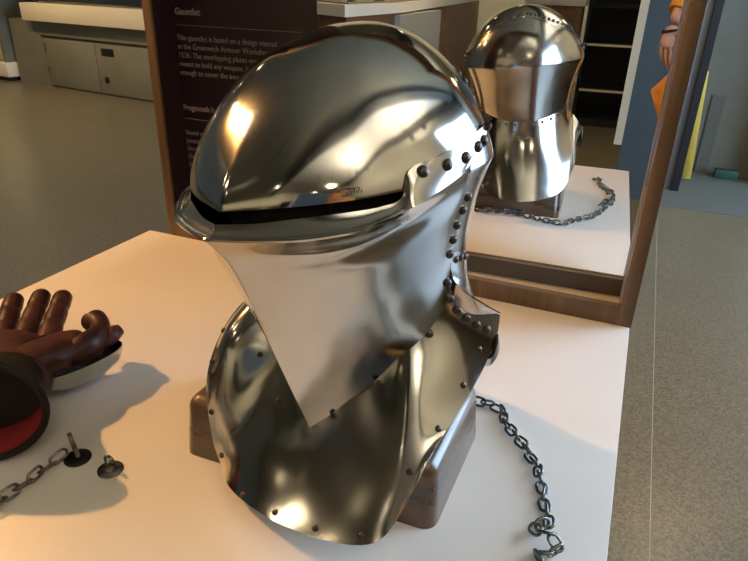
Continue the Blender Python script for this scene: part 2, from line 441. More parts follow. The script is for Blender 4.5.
# --- gorget: the flared breast plate
GT = [(0,.130,.140),(.028,.106,.160),(.053,.082,.184),(.076,.066,.214),(.096,.052,.236),(.116,.033,.262)]
GE = [(0,.212,.028),(.05,.209,.030),(.092,.200,.035),(.116,.186,.044),(.127,.160,.066),(.138,.124,.108),(.143,.070,.130),(.146,.020,.152),(.150,-.010,.182),(.153,-.014,.211)]
GEL = [(0,.212,.028),(.05,.209,.028),(.092,.198,.029),(.125,.178,.034),(.140,.171,.064),(.150,.158,.124),(.155,.128,.165),(.157,.085,.195),(.156,.030,.210),(.153,-.014,.211)]
GK = [(0,.130,.140),(0,.142,.103),(0,.157,.074),(0,.184,.046),(0,.212,.028)]
GS = [(.116,.033,.262),(.121,.033,.246),(.135,.024,.223),(.153,-.014,.211)]
def flare(E_, seed, belly):
    G = coons(GT, E_, GK, GS, 101, 60, .6, 1, 0)
    vv = np.linspace(0, 1, 60)[:, None, None]; uu = np.linspace(0, 1, 101)[None, :, None]
    G = G+np.sin(PI*np.clip(vv, 0, 1)**1.15)*np.sin(PI*uu)**.8*np.array([.2, .6, .8])*belly
    return dent(G, .0012, seed, 22)
gR = flare(GE, 11, .008); gL = flare(GEL, 12, .020); gL[..., 0] *= -1
GG = np.concatenate([gL[:, ::-1], gR[:, 1:]], axis=1)
for _ in range(70):                                  # planish the sheet
    GG[1:-1, 1:-1] = .25*(GG[:-2, 1:-1]+GG[2:, 1:-1]+GG[1:-1, :-2]+GG[1:-1, 2:])
fade = np.sin(PI*np.linspace(0, 1, GG.shape[0]))[:, None, None]**.7
GG = GG+(dent(GG, .0016, 8, 32)-GG)*fade
gor = grid_mesh('breast_flare', GG, steel_gorget, .0018, False)
# --- neck plate at the back
NT = WAIST
NB = [(.153,-.016,.211),(.137,-.040,.188),(.125,-.080,.128),(.093,-.118,.077),(.047,-.143,.064),(0,-.150,.060)]
NL = [(.121,.036,.292),(.118,.031,.270),(.123,.023,.252),(.138,.006,.232),(.153,-.016,.211)]
NR = [(0,-.074,.247),(0,-.082,.205),(0,-.102,.15),(0,-.128,.10),(0,-.150,.060)]
GN = coons(NT, NB, NL, NR, 81, 50, 2.0, 1, 0, 'e')
for _ in range(60): GN[1:-1, 1:-1] = .25*(GN[:-2, 1:-1]+GN[2:, 1:-1]+GN[1:-1, :-2]+GN[1:-1, 2:])
GN = dent(GN, .0006, 5)
neck = grid_mesh('nape_plate', GN, steel, .0015)
# --- added black liner: paints the dark of the hollow helmet behind the sight
rows = [skull(US, np.full_like(US, t))*np.array([.9, .9, 1])-np.array([0, -.0, .012]) for t in np.linspace(0, 1, 20)]
low = []
for v in np.linspace(0, 1, 12):
    P = skull(US, 0*US)*np.array([.9, .9, 1])-np.array([0, 0, .012])
    P = P*(1-v)+(P*np.array([.62, .45, 0])+np.array([0, -.01, .15]))*v
    low.append(P)
grid_mesh('slit_dark_liner', np.stack(low[::-1]+rows[1:]), slit_dark_m, .001, angle=None)

# --- rivets, snapped on to the sheet they hold
def bvh_of(*obs):
    vs, fs = [], []
    for o in obs:
        b = len(vs); vs += [v.co.copy() for v in o.data.vertices]; fs += [[b+i for i in p.vertices] for p in o.data.polygons]
    return BVHTree.FromPolygons(vs, fs)
def rivet_mesh(r, h, m, name):
    bm = bmesh.new(); lathe(bm, [(r, -.001), (r, .0003), (r*.93, h*.4), (r*.7, h*.75), (r*.38, h*.95), (.0002, h)], 14)
    bmesh.ops.recalc_face_normals(bm, faces=bm.faces)
    me = bpy.data.meshes.new(name); bm.to_mesh(me); bm.free()
    me.materials.append(m); me.polygons.foreach_set('use_smooth', [True]*len(me.polygons)); return me
RV_BIG = rivet_mesh(.0056, .0036, rivet_m, 'rivet_large')
RV_MID = rivet_mesh(.0050, .0034, rivet_m, 'rivet_middle')
RV_SML = rivet_mesh(.0036, .002, rivet_m, 'rivet_small')
RV_ARC = rivet_mesh(.0040, .0024, rivet_m, 'rivet_seam')
RV_DRK = rivet_mesh(.0036, .0025, rivet_dk, 'rivet_black')
def rivet(p, me, tree):
    q = Vector((p[0], -p[1], p[2]))
    loc, nrm, _, _ = tree.find_nearest(q)
    ref = (loc-Vector((0, -.02, min(.42, max(.12, loc.z-.02))))).normalized()
    if nrm.dot(ref) < 0: nrm = -nrm
    # sit on the outer skin
    l2, n2, _, _ = tree.ray_cast(loc+nrm*.012, -nrm, .02)
    if l2 is not None: loc = l2
    o = bpy.data.objects.new('rivet', me); COL.objects.link(o); o.parent = H
    o.location = loc+nrm*.0004
    o.rotation_mode = 'QUATERNION'; o.rotation_quaternion = Vector((0, 0, 1)).rotation_difference(nrm)
    return o
t_lip = bvh_of(lip); t_bev = bvh_of(bevor); t_gor = bvh_of(gor); t_neck = bvh_of(neck); t_sk = bvh_of(sk_o)
RIV = dict(
 strap=[(.1330,.112,.393),(.1425,.086,.395),(.1490,.060,.397),(.1510,.034,.402),(.1495,.018,.405)],
 column=[(.1475,.006,.417),(.1500,.022,.386),(.146,.026,.372),(.138,.0314,.3525),(.1340,.0352,.3400),(.1297,.0394,.3255),(.1250,.0397,.3100),(.1215,.0399,.2941),(.118,.040,.2617),(.1197,.039,.2440)],
)
for s in (1, -1):
    for p in RIV['strap']: rivet((p[0]*s, p[1], p[2]), RV_BIG, t_lip)
    for i, p in enumerate(RIV['column']): rivet((p[0]*s, p[1], p[2]), RV_MID, t_lip if i < 2 else t_bev)
    for p in [(.1225,.0297,.2283), (.1311,.0252,.2181), (.1385,.0154,.2070), (.1450,.0030,.1970)]: rivet((p[0]*s, p[1], p[2]), RV_MID, t_gor)
    for q in (.07, .16, .26, .36, .46, .57, .68, .79, .90):   # waist row at the back
        p = cr(WAIST, q)[0]; rivet((p[0]*s, p[1]-.002, p[2]-.008), RV_ARC, t_neck)
    for i in range(11):                                   # arch over the crown
        uq = .67+.32*i/10.5; p = skull(uq, arch(np.array([uq]))+.05, .002)[0]
        rivet((p[0]*s, p[1], p[2]), RV_ARC, t_sk)
for p in [(-.1011,.106,.1575), (-.0555,.1195,.1078), (.0219,.1257,.1197), (.0651,.0922,.1542)]: rivet(p, RV_DRK, t_gor)
rivet((.0985,.0514,.2048), RV_MID, t_gor)
for p in [(-.15,.1388,.1491), (-.1414,.1573,.094), (-.1217,.168,.0438), (-.0627,.2009,.0312), (-.0105,.2043,.0323), (.0439,.2021,.0342), (.0956,.1916,.0407), (.1223,.1378,.0924), (.1337,.0989,.1236), (.1339,.0472,.1481), (.1381,.0133,.177), (-.1523,.1128,.1782)]:
    rivet(p, RV_SML, t_gor)
# small stamped mark above the sight
bm = bmesh.new()
P0 = Vector((.0962, .1705, .3855)); P1 = Vector((.1050, .1618, .3855))
for i in range(7):
    a = P0.lerp(P1, i/6.0); dx = .0009
    b = a+Vector((dx*.8, -dx, .0045 if i % 2 else .0032))
    tube(bm, [(a.x, -a.y, a.z), (b.x, -b.y, b.z-.0006)], .00035, 5)
tube(bm, [(P0.x, -P0.y, P0.z+.0045), (P1.x, -P1.y, P1.z+.0045)], .0003, 5)
fin('maker_stamp', bm, rivet_dk, H)
# little black strap end behind the shoulder
bm = bmesh.new()
tube(bm, [(.1500, .012, .186), (.1515, .008, .178), (.150, .002, .166), (.145, .002, .160)], .0022, 8)
fin('strap_end', bm, leather_blk, H)

# ------------------------------------------------------------------ chains
def link_mesh(L, Wd, r, m, name='link'):
    bm = bmesh.new(); pts = []
    for k in range(20):
        a = 2*PI*k/20; ca, sa = math.cos(a), math.sin(a)
        pts.append(((L-Wd)*.5*(1 if ca > 0 else -1)*min(1, abs(ca)*3)+Wd*.5*ca, Wd*.5*sa, 0))
    tube(bm, pts, r, 8, closed=True, up=(0, 0, 1))
    bmesh.ops.recalc_face_normals(bm, faces=bm.faces)
    me = bpy.data.meshes.new(name); bm.to_mesh(me); bm.free(); me.materials.append(m)
    me.polygons.foreach_set('use_smooth', [True]*len(me.polygons)); return me
def chain(name, pts, pitch, me, label, half, messy=0.0, maxn=99):
    root = empty(name, pts[0], 0, label, 'chain')
    P = cr(pts, np.linspace(0, 1, 800)); seg = np.linalg.norm(np.diff(P, axis=0), axis=1); s = np.r_[0, np.cumsum(seg)]
    n = min(maxn, int(s[-1]/pitch))
    for i in range(n):
        d = (i+.5)*pitch; j = min(int(np.searchsorted(s, d)), 798)
        c = Vector(P[j]); a = Vector(P[min(j+6, 799)])-Vector(P[max(j-6, 0)]); a.normalize()
        o = bpy.data.objects.new('link', me); COL.objects.link(o); o.parent = root
        roll = (math.radians(28) if i % 2 else math.radians(-62))+random.uniform(-.25, .25)*(1+messy*2)
        ax = Vector((1, 0, 0)).rotation_difference(a)
        o.rotation_mode = 'QUATERNION'
        yaw = Quaternion((0, 0, 1), random.uniform(-1, 1)*(.12+messy*.6))
        o.rotation_quaternion = yaw @ ax @ Quaternion((1, 0, 0), roll)
        lift = half*abs(math.sin(roll))+.0030
        o.location = c-Vector(pts[0])+Vector((0, 0, lift))
    return root
LK = link_mesh(.0190, .0118, .0019, chain_m)
cp = [(-.27,-.383,0),(-.31,-.386,0),(-.36,-.389,0),(-.395,-.378,0),(-.385,-.362,0),(-.34,-.366,.002),(-.30,-.370,.003),(-.26,-.368,0),(-.22,-.355,0),(-.188,-.345,0),(-.160,-.350,0),(-.149,-.375,0),(-.125,-.404,0),(-.106,-.427,0),(-.094,-.447,0),(-.086,-.468,0),(-.078,-.490,0),(-.073,-.512,0),(-.066,-.533,0),(-.078,-.552,.004),(-.060,-.562,.010),(-.050,-.570,.002),(-.070,-.585,.0),(-.056,-.600,0),(-.045,-.640,0),(-.055,-.668,.004),(-.062,-.650,.010),(-.050,-.69,0),(-.07,-.73,0),(-.088,-.775,0),(-.09,-.82,0),(-.11,-.84,0)]
chain('loose_chain', cp, .0135, LK, 'bright steel chain trailing round the back and right of the wooden block', .0058, .35)
cp2 = [(-.322,-.383,0),(-.30,-.384,0),(-.27,-.386,0),(-.24,-.383,0),(-.215,-.374,0)]
LK2 = link_mesh(.022, .0125, .0019, chain_dk)
chain('tether_chain', [(-.640,-.676,.004),(-.643,-.695,0),(-.644,-.72,0),(-.646,-.745,0),(-.646,-.77,0),(-.650,-.80,0),(-.66,-.84,0)], .0165, LK2, 'short weathered chain running from the pin beside the gauntlet', .0062, .1)

# pin with a washer, and the eye nut beside it
t = empty('tether_pin', (-.629, -.668, 0), 0, 'dark upright pin on a round washer at the end of the short chain', 'pin')
bm = bmesh.new(); lathe(bm, [(.0165, 0), (.0165, .0016), (.014, .003), (.005, .0036)], 24); fin('washer', bm, rivet_dk, t)
bm = bmesh.new(); tube(bm, [(.001, 0, .002), (-.002, .001, .012), (-.007, .002, .024), (-.010, .003, .034)], [.0034, .0032, .003, .0028], 10); fin('pin_shaft', bm, chain_dk, t)
t = empty('eye_bolt', (-.577, -.667, 0), 0, 'small shiny eye nut on a round plate standing alone on the table', 'bolt')
bm = bmesh.new(); lathe(bm, [(.0155, 0), (.0155, .0015), (.012, .0035), (.0075, .004), (.007, .008), (.0045, .009)], 24); fin('base_plate', bm, chain_dk, t)
bm = bmesh.new(); tube(bm, [(.0062*math.cos(a), .001, .014+.0062*math.sin(a)) for a in [2*PI*k/18 for k in range(18)]], .0021, 8, closed=True); fin('eye', bm, chain_m, t)

# ------------------------------------------------------------------ gauntlet, palm up
t = empty('gauntlet', (-.80, -.60, 0), 0, 'brown leather gauntlet with black cuff and red lining at the left edge', 'gauntlet')
GO = Vector((-.80, -.60, 0))
def loft(name, secs, m, n=24, caps=True, power=1.0, parent=t, org=GO, close_tip=False):
    """secs: (centre, across-vector, up-vector) ellipse sections"""
    bm = bmesh.new(); rings = []
    for c, a, b in secs:
        c, a, b = Vector(c)-org, Vector(a), Vector(b)
        rg = []
        for k in range(n):
            th = 2*PI*k/n; x, y = math.cos(th), math.sin(th)
            x = math.copysign(abs(x)**power, x); y = math.copysign(abs(y)**power, y)
            rg.append(bm.verts.new(c+a*x+b*y))
        rings.append(rg)
    for r, q in zip(rings, rings[1:]):
        for k in range(n): bm.faces.new((r[k], r[(k+1) % n], q[(k+1) % n], q[k]))
    if caps: bm.faces.new(rings[0]); bm.faces.new(rings[-1])
    return fin(name, bm, m, parent, True, 60)
def finger(p0, p1, r, sag=.0, name='finger'):
    """a thick sewn leather finger with a rounded tip and creases at the joints"""
    bm = bmesh.new(); p0, p1 = Vector(p0)-GO, Vector(p1)-GO; pts, rad = [], []
    for i in range(25):
        q = i/24; p = p0.lerp(p1, q); p.z += sag*math.sin(PI*q)
        e = 1.0 if q < .9 else math.sqrt(max(0.0, 1-((q-.9)/.1)**2))
        cre = 1-.10*math.exp(-((q-.36)/.03)**2)-.09*math.exp(-((q-.66)/.03)**2)-.04*math.exp(-((q-.45)/.02)**2)
        pts.append(p); rad.append(max(.0008, r*e*cre*(1.08-.12*q)))
    tube(bm, pts, rad, 16, flat=.9)
    o = fin(name, bm, leather, t, True, 70)
    return o
finger((-.900,-.585,.050), (-.990,-.505,.062), .0145)
finger((-.868,-.572,.052), (-.950,-.474,.070), .0155)
finger((-.838,-.560,.055), (-.914,-.450,.074), .0155)
finger((-.805,-.545,.056), (-.880,-.438,.074), .0155)
ax = Vector((.047, .027, 0))
loft('palm', [((-.866,-.562,.050), ax*.95, (0, 0, .020)), ((-.858,-.572,.052), ax*1.08, (0, 0, .028)), ((-.835,-.588,.052), ax*1.18, (.0, 0, .033)), ((-.805,-.610,.054), ax*1.15, (0, 0, .035)), ((-.775,-.640,.057), ax*1.12, (0, 0, .038)), ((-.766,-.652,.060), ax*1.02, (0, 0, .034))], leather, 32, True, .85)
# stitched thumb gore between palm and thumb
loft('thumb_gore', [((-.780,-.635,.065), (.045,.02,0), (0,0,.026)), ((-.765,-.595,.066), (.042,.018,0), (0,0,.024)), ((-.768,-.56,.064), (.034,.012,0), (0,0,.02)), ((-.775,-.53,.060), (.024,.008,0), (0,0,.016)), ((-.78,-.512,.058), (.012,.004,0), (0,0,.010))], leather, 24, True, .9)
bm = bmesh.new()
pts = [(-.745,-.56,.058), (-.738,-.53,.062), (-.742,-.505,.066), (-.757,-.486,.068), (-.775,-.478,.066)]
P = cr(pts, np.linspace(0, 1, 22))
rings = tube(bm, [Vector(p)-GO for p in P], [.017+.003*math.sin(i/3.0) for i in range(22)], 18, caps=False)
P2 = P[::-1]
rings2 = tube(bm, [Vector(p)-GO for p in P2], [.0145]*22, 18, caps=True)
fin('thumb', bm, leather, t, True, 60)
bm = bmesh.new(); tube(bm, [Vector(p)-GO for p in [(-.790,-.478,.062), (-.783,-.478,.064), (-.770,-.480,.066)]], [.0135, .014, .014], 14)
fin('thumb_opening', bm, leather_blk, t)
bm = bmesh.new(); tube(bm, [Vector(p)-GO for p in [(-.738,-.515,.05), (-.727,-.497,.060), (-.728,-.483,.064), (-.735,-.474,.064)]], [.009, .012, .011, .004], 14)
fin('thumb_tip', bm, leather, t, True, 60)
# steel shell of the back of the hand, under the palm
def plate(name, c, la, wd, ht, ang, m):
    bm = bmesh.new(); n1, n2 = 18, 14; vs = []
    for i in range(n1+1):
        row = []
        for j in range(n2+1):
            a = PI*i/n1; b = PI*(j/n2)
            x = -math.cos(a)*la; w = math.sin(a)**.6
            row.append(bm.verts.new((x, -math.cos(b)*wd*w, ht-math.sin(b)*ht*w)))
        vs.append(row)
    for i in range(n1):
        for j in range(n2): bm.faces.new((vs[i][j], vs[i+1][j], vs[i+1][j+1], vs[i][j+1]))
    bmesh.ops.remove_doubles(bm, verts=bm.verts, dist=1e-5)
    bmesh.ops.recalc_face_normals(bm, faces=bm.faces)
    ret = bmesh.ops.solidify(bm, geom=bm.faces[:], thickness=.0015)
    M = Matrix.Translation(Vector(c)-GO) @ Matrix.Rotation(ang, 4, 'Z')
    bm.transform(M)
    return fin(name, bm, m, t, True, 50)
plate('thumb_plate', (-.742,-.545,.008), .062, .034, .042, math.radians(76), steel_gorget)
plate('hand_plate', (-.845,-.585,.004), .085, .062, .040, math.radians(125), steel_gorget)
# flared cuff: black outside, red inside, thick black rim
axd = Vector((.58, -.79, .12)).normalized(); side = Vector((.80, .59, .0)).normalized(); upv = side.cross(axd)
if upv.z < 0: upv = -upv
def ring(c, r, k=1.0): return (tuple(c), tuple(side*r), tuple(upv*r*k))
c0 = Vector((-.778,-.642,.062))
secs = [ring(c0+axd*d, r, k) for d, r, k in [(0, .058, .66), (.02, .060, .72), (.045, .066, .80), (.07, .072, .84), (.092, .078, .86)]]
bm = bmesh.new()
loft('cuff', secs, leather_blk, 40, False)
loft('cuff_lining', [(c, tuple(Vector(a)*.955), tuple(Vector(b)*.955)) for c, a, b in secs[2:]], red_m, 40, False)
loft('cuff_inner_sleeve', [(c, tuple(Vector(a)*.95), tuple(Vector(b)*.95)) for c, a, b in secs[:3]], leather_blk, 40, True)  # closed black sleeve filling the inner half of the cuff
bm = bmesh.new(); c, a, b = [Vector(q) for q in secs[-1]]
tube(bm, [c-GO+a*.985*math.cos(2*PI*k/48)+b*.985*math.sin(2*PI*k/48) for k in range(48)], .0048, 10, closed=True)
fin('cuff_rim', bm, leather_blk, t)

# ------------------------------------------------------------------ far left: storage cabinet with display case on it
ca = math.atan2(-.3, 2.15)
hinge_m = mat('worn_hinge', (.09, .085, .06), .5)
cb = empty('storage_cabinet', (-8.15, 5.64, FLOOR), ca, 'grey painted storage cabinet with two doors along the far left wall', 'cabinet')
CH = .86
boxo('body', grey_door, cb, -.40, 5.4, .01, .62, 0, CH)
boxo('top_ledge', cream, cb, 0.10, 5.4, -.10, .62, CH, CH+.22, .004)
boxo('top_groove', dark_hole, cb, .3, 5.4, -.003, .012, .66, .675)
for i in range(4):
    x0 = .36+i*1.08
    d = boxo('door', grey_door, cb, x0, x0+1.07, -.018, .008, .02, .64, .003)
    if i % 2 == 0:
        for z in (.16, .46): boxo('hinge', hinge_m, d, x0+.0, x0+.035, -.024, -.016, z, z+.12)
    else:
        bm = bmesh.new(); box(bm, x0+.12, x0+.36, -.024, -.017, .50, .59, .003); fin('handle', bm, dark_hole, d)
        bm = bmesh.new(); lathe(bm, [(.04, 0), (.04, .012), (.02, .02)], 16, Matrix.Translation((x0+.16, -.018, .2)) @ Matrix.Rotation(PI/2, 4, 'X')); fin('lock', bm, dark_hole, d)
gc = empty('glass_display_case', (-5.5, 5.5, FLOOR+CH+.22), ca, 'long glass display case on top of the grey storage cabinet', 'display case')
boxo('glass', glass_m, gc, -2.45, 2.5, -.15, .35, .0, .55)
boxo('case_floor', mat('case_linen', (.42, .34, .2), .7), gc, -2.4, 2.45, -.12, .3, .003, .02)
boxo('case_lid', frame_wood, gc, -2.47, 2.52, -.17, .37, .55, .6)
# the case standing further left, cut by the frame
lc = empty('corner_display_case', (-8.95, 5.86, FLOOR), ca, 'pale cream display case at the left edge of the room', 'display case')
boxo('plinth', cream, lc, -.7, .38, -.25, .25, .06, .26, .004)
boxo('plinth_base', dark_unit, lc, -.66, .34, -.21, .21, 0, .06)
boxo('back_board', mat('case_back', (.62, .52, .32), .7), lc, -.68, .30, .18, .22, .26, 1.7)
boxo('glass', glass_m, lc, -.66, .30, -.20, .17, .262, 1.7)
boxo('edge_strip', grey_door, lc, .30, .36, -.22, .22, .26, 1.7)
boxo('case_lid', cream, lc, -.7, .38, -.25, .25, 1.7, 1.78)
lamp('case_fill_light', 'POINT', (-9.1, 5.84, FLOOR+1.6), 12, (1, .85, .45), .05)  # unseen lamp added to brighten the back board

# ------------------------------------------------------------------ right background
db = empty('leaning_board', (.33, 4.32, FLOOR), 0, 'blue-grey board with dark edge standing beyond the right frame post', 'board')
boxo('board_face', mat('slate_blue', (.085, .095, .108), .6), db, -.55, -.03, -.01, .02, 0, 1.75)
boxo('board_edge', mat('black_edge', (.007, .009, .012), .5), db, -.03, .025, -.03, .04, 0, 1.75)
yb = boxo('yellow_panel', noisy(mat('yellow_paint', (.42, .30, .04), .6), (.40, .28, .035), (.46, .34, .05), 5), None, -.03, .035, -.01, .01, 0, .86, .002)
yb.location = (.415, 4.62, FLOOR+.03)
yb.rotation_euler = (0, math.radians(-4), 0)
tag(yb, 'narrow yellow panel standing behind the blue-grey board', 'panel')
gb = boxo('floor_box', mat('green_box_paint', (.012, .055, .038), .6), None, -.09, .09, -.05, .05, 0, .075, .006)
gb.location = (.74, 4.93, FLOOR); tag(gb, 'small dark green box on the floor at the foot of the grey wall', 'box')
cl = struct('wall_column', mat('column_grey', (.15,.15,.13), .7), 1.02, 1.25, 4.75, 5.05, FLOOR, CEIL)
struct('trim_3', mat('grey_patch', (.085, .088, .072), .7), .50, .60, 5.035, 5.05, FLOOR, -.22)

# ------------------------------------------------------------------ things behind the camera, seen in the mirror and in the steel
bp = empty('blue_partition', (.05, -3.75, FLOOR), 0, 'blue-grey partition panel with cream edge reflected in the mirror', 'partition')
boxo('panel', blue_m, bp, .0, 1.3, -.06, .0, 0, 2.4)
boxo('edge_trim', cream, bp, -.055, 0, -.07, .01, .40, 2.4)
su = empty('shelf_unit', (-.2, -6.6, FLOOR), 0, 'black open shelf unit with thin white shelf edges seen in the mirror', 'shelves')
SX0, SX1 = -.27, .42
boxo('back', dark_unit, su, SX0, SX1, -.35, -.33, 0, 2.3)
for x in (SX0, SX1-.04): boxo('side', dark_unit, su, x, x+.04, -.33, .05, 0, 2.3)
boxo('plinth', dark_unit, su, SX0+.04, SX1-.04, -.33, .04, 0, .08)
for z in (.40, .89, 1.29, 1.8):
    s_ = boxo('shelf', dark_unit, su, SX0+.04, SX1-.04, -.33, .03, z-.02, z+.02)
    if z in (.40, .89): boxo('shelf_edge', cream, s_, SX0+.04, SX1-.14, .03, .036, z-.012, z+.012)
def counter(name, x0, x1, y0, y1, h, label, glass=True):
    c = empty(name, ((x0+x1)/2, (y0+y1)/2, FLOOR), 0, label, 'counter')
    a, b = (x1-x0)/2, (y1-y0)/2
    boxo('body', counter_wood, c, -a+.03, a-.03, -b+.03, b-.03, 0, h-.10)
    boxo('countertop', mat('white_counter_top', (.78, .76, .70), .4), c, -a, a, -b, b, h-.10, h, .004)
    if glass: boxo('glass_top', glass_m, c, -a+.05, a-.05, -b+.05, b-.05, h+.001, h+.35)
    return c
mc = empty('museum_counter', (-2.4, -5.5, FLOOR), 0, 'long wooden display counter with white rim reflected at the top of the mirror', 'counter')
def prism(name, m, pts, z0, z1, parent, org, grow=0.0):
    c0_ = Vector((sum(p[0] for p in pts)/len(pts), sum(p[1] for p in pts)/len(pts), 0)); bm = bmesh.new(); lo, hi = [], []
    for x, y in pts:
        d = (Vector((x, y, 0))-c0_).normalized()*grow
        lo.append(bm.verts.new((x+d.x-org[0], y+d.y-org[1], z0))); hi.append(bm.verts.new((x+d.x-org[0], y+d.y-org[1], z1)))
    bm.faces.new(lo); bm.faces.new(hi); n = len(pts)
    for i in range(n): bm.faces.new((lo[i], lo[(i+1) % n], hi[(i+1) % n], hi[i]))
    return fin(name, bm, m, parent, False)
CP = [(-1.54, -2.18), (-1.52, -3.2), (-1.68, -4.7), (-2.12, -8.8), (-3.4, -8.8), (-3.4, -3.75)]
prism('body', counter_wood, CP, 0, 1.26, mc, (-2.4, -5.5), -.05)
prism('countertop', mat('white_counter_top', (.74, .70, .60), .4), CP, 1.262, 1.325, mc, (-2.4, -5.5))
prism('display_bed', mat('bed_cloth', (.34, .22, .10), .8), CP, 1.326, 1.335, mc, (-2.4, -5.5), -.12)
prism('glass_top', glass_m, CP, 1.336, 1.60, mc, (-2.4, -5.5), -.09)
prism('side_panel', mat('panel_grey', (.30, .30, .27), .6), [(-1.50, -3.05), (-1.545, -4.3), (-1.60, -4.3), (-1.56, -3.05)], .0, 1.25, mc, (-2.4, -5.5))
counter('wood_counter', -1.13, -.49, -6.9, -6.3, 1.38, 'tall wooden counter with pale top beside the black shelf unit', False)
for i, (x, y) in enumerate([(-1.95, -3.1), (-2.0, -4.0), (-2.15, -5.1)]):
    bm = bmesh.new(); lathe(bm, [(.07, 0), (.09, .02), (.05, .06), (.075, .12), (.06, .17)], 20)
    o = fin('exhibit_bowl', bm, [chain_m, frame_wood, cream][i]); o.location = (x, y, FLOOR+1.338)
    tag(o, ['grey metal bowl inside the museum counter nearest the shelf unit', 'brown wooden bowl inside the museum counter', 'cream bowl furthest along inside the museum counter'][i], 'bowl')

# ------------------------------------------------------------------ visitor in orange beside the camera (seen in the mirror)
def person():
    R = empty('person', (.30, -1.55, FLOOR), 0, 'person in a loose orange top with one hand lowered, seen in the mirror', 'person')
    skin = mat('skin', (.42, .24, .17), .5); orange = noisy(mat('orange_cloth', (.55, .25, .04), .75), (.48, .20, .03), (.62, .29, .05), 14, 3)
    dark = mat('dark_trousers', (.03, .035, .05), .7); hair = mat('dark_hair', (.02, .012, .008), .5)
    V = []; E = []; Rr = []
    def add(p, r, par=None):
        V.append(p); Rr.append(r)
        if par is not None: E.append((par, len(V)-1))
        return len(V)-1
    pel = add((0, 0, .92), (.125, .095)); sp = add((0, .0, 1.08), (.115, .085), pel); ch = add((0, 0, 1.27), (.135, .09), sp)
    nk0 = add((0, -.005, 1.41), (.07, .06), ch); nk = add((0, .0, 1.47), (.048, .05), nk0)
    for s in (-1, 1):
        hp = add((s*.085, 0, .87), (.085, .085), pel); kn = add((s*.09, .02, .48), (.056, .056), hp); cf = add((s*.09, 0, .30), (.05, .052), kn)
        an = add((s*.09, -.02, .09), (.034, .036), cf); add((s*.10, .09, .035), (.038, .028), an)
    # left arm (picture left): forearm lowered in front, hand hanging
    sh = add((-.155, 0, 1.38), (.052, .052), nk0); el = add((-.175, .15, 1.50), (.040, .040), sh); 
    fo = add((-.215, .22, 1.41), (.034, .034), el); w1 = add((-.238, .25, 1.335), (.025, .02), fo)
    sh2 = add((.155, 0, 1.38), (.052, .052), nk0); el2 = add((.20, -.02, 1.09), (.042, .042), sh2); w2 = add((.20, .06, .86), (.026, .02), el2)
    def skinned(name, V, E, Rr, m, sub=2, root=0):
        me = bpy.data.meshes.new(name); me.from_pydata(V, E, [])
        o = bpy.data.objects.new(name, me); COL.objects.link(o)
        md = o.modifiers.new('Skin', 'SKIN'); md.use_smooth_shade = True
        for i, r in enumerate(Rr): me.skin_vertices[0].data[i].radius = r
        for i in range(len(V)): me.skin_vertices[0].data[i].use_root = (i == root)
        s = o.modifiers.new('Sub', 'SUBSURF'); s.levels = sub; s.render_levels = sub
        dg = bpy.context.evaluated_depsgraph_get(); me2 = bpy.data.meshes.new_from_object(o.evaluated_get(dg))
        bpy.data.objects.remove(o)
        return me2
    meshes = [skinned('b', V, E, Rr, skin)]
    def hand(w, d, across, bend):
        """palm and five fingers; d = pointing direction, across = towards the thumb"""
        w, d, across = Vector(w), Vector(d).normalized(), Vector(across).normalized(); nrm = d.cross(across)
        out = []
        pv = [w-d*.01, w+d*.03, w+d*.075]
        out.append(skinned('h', [tuple(p) for p in pv], [(0, 1), (1, 2)], [(.024, .018), (.036, .015), (.038, .014)], skin))
        for k, (o_, L) in enumerate([(.027, .070), (.009, .080), (-.010, .074), (-.028, .058)]):
            b = w+d*.066+across*o_
            q = [b-d*.01, b+d*L*.4+nrm*bend*.012, b+d*L*.72+nrm*bend*.028, b+d*L*.95+nrm*bend*.045]
            out.append(skinned('f', [tuple(p) for p in q], [(0, 1), (1, 2), (2, 3)], [(.0095, .0095), (.009, .009), (.008, .008), (.0065, .0065)], skin))
        b = w+d*.022+across*.022
        q = [b, b+across*.026+d*.022+nrm*.006, b+across*.032+d*.05+nrm*.016, b+across*.028+d*.068+nrm*.02]
        out.append(skinned('th', [tuple(p) for p in q], [(0, 1), (1, 2), (2, 3)], [(.013, .012), (.0115, .0115), (.010, .010), (.007, .007)], skin))
        return out
    meshes += hand((-.239, .252, 1.325), (-.02, .10, -1), (.75, .6, .1), 1)
    meshes += hand((.20, .065, .845), (.0, .18, -1), (-.5, .8, .1), 1)
    bm = bmesh.new()
    for m_ in meshes: bm.from_mesh(m_); bpy.data.meshes.remove(m_)
    # head with face
    hb = bmesh.new(); bmesh.ops.create_uvsphere(hb, u_segments=32, v_segments=24, radius=1)
    for v in hb.verts:
        x, y, z = v.co; w = 1-.18*max(0, -z)
        v.co = Vector((x*.075*w, y*.095*(1-.08*max(0, -z)), z*.115)); v.co.z += 1.60
        fz = (v.co.z-1.60)/.115
        if y > .75: v.co.y += .006*math.exp(-((fz+.55)/.15)**2)-.010*math.exp(-((fz-.02)/.12)**2)*(1 if abs(x) > .15 else 0)
        if y > .7: v.co.y += .024*math.exp(-((fz+.18)/.16)**2-(x/.16)**2)
    me = bpy.data.meshes.new('x'); hb.to_mesh(me); hb.free(); bm.from_mesh(me); bpy.data.meshes.remove(me)
    for s in (-1, 1):
        tube(bm, [(s*.074, .0, 1.575), (s*.084, -.006, 1.60), (s*.078, -.004, 1.625)], [.008, .012, .008], 10)
    body = fin('body', bm, skin, R, True, None)
    # tunic
    bm = bmesh.new(); rings = []
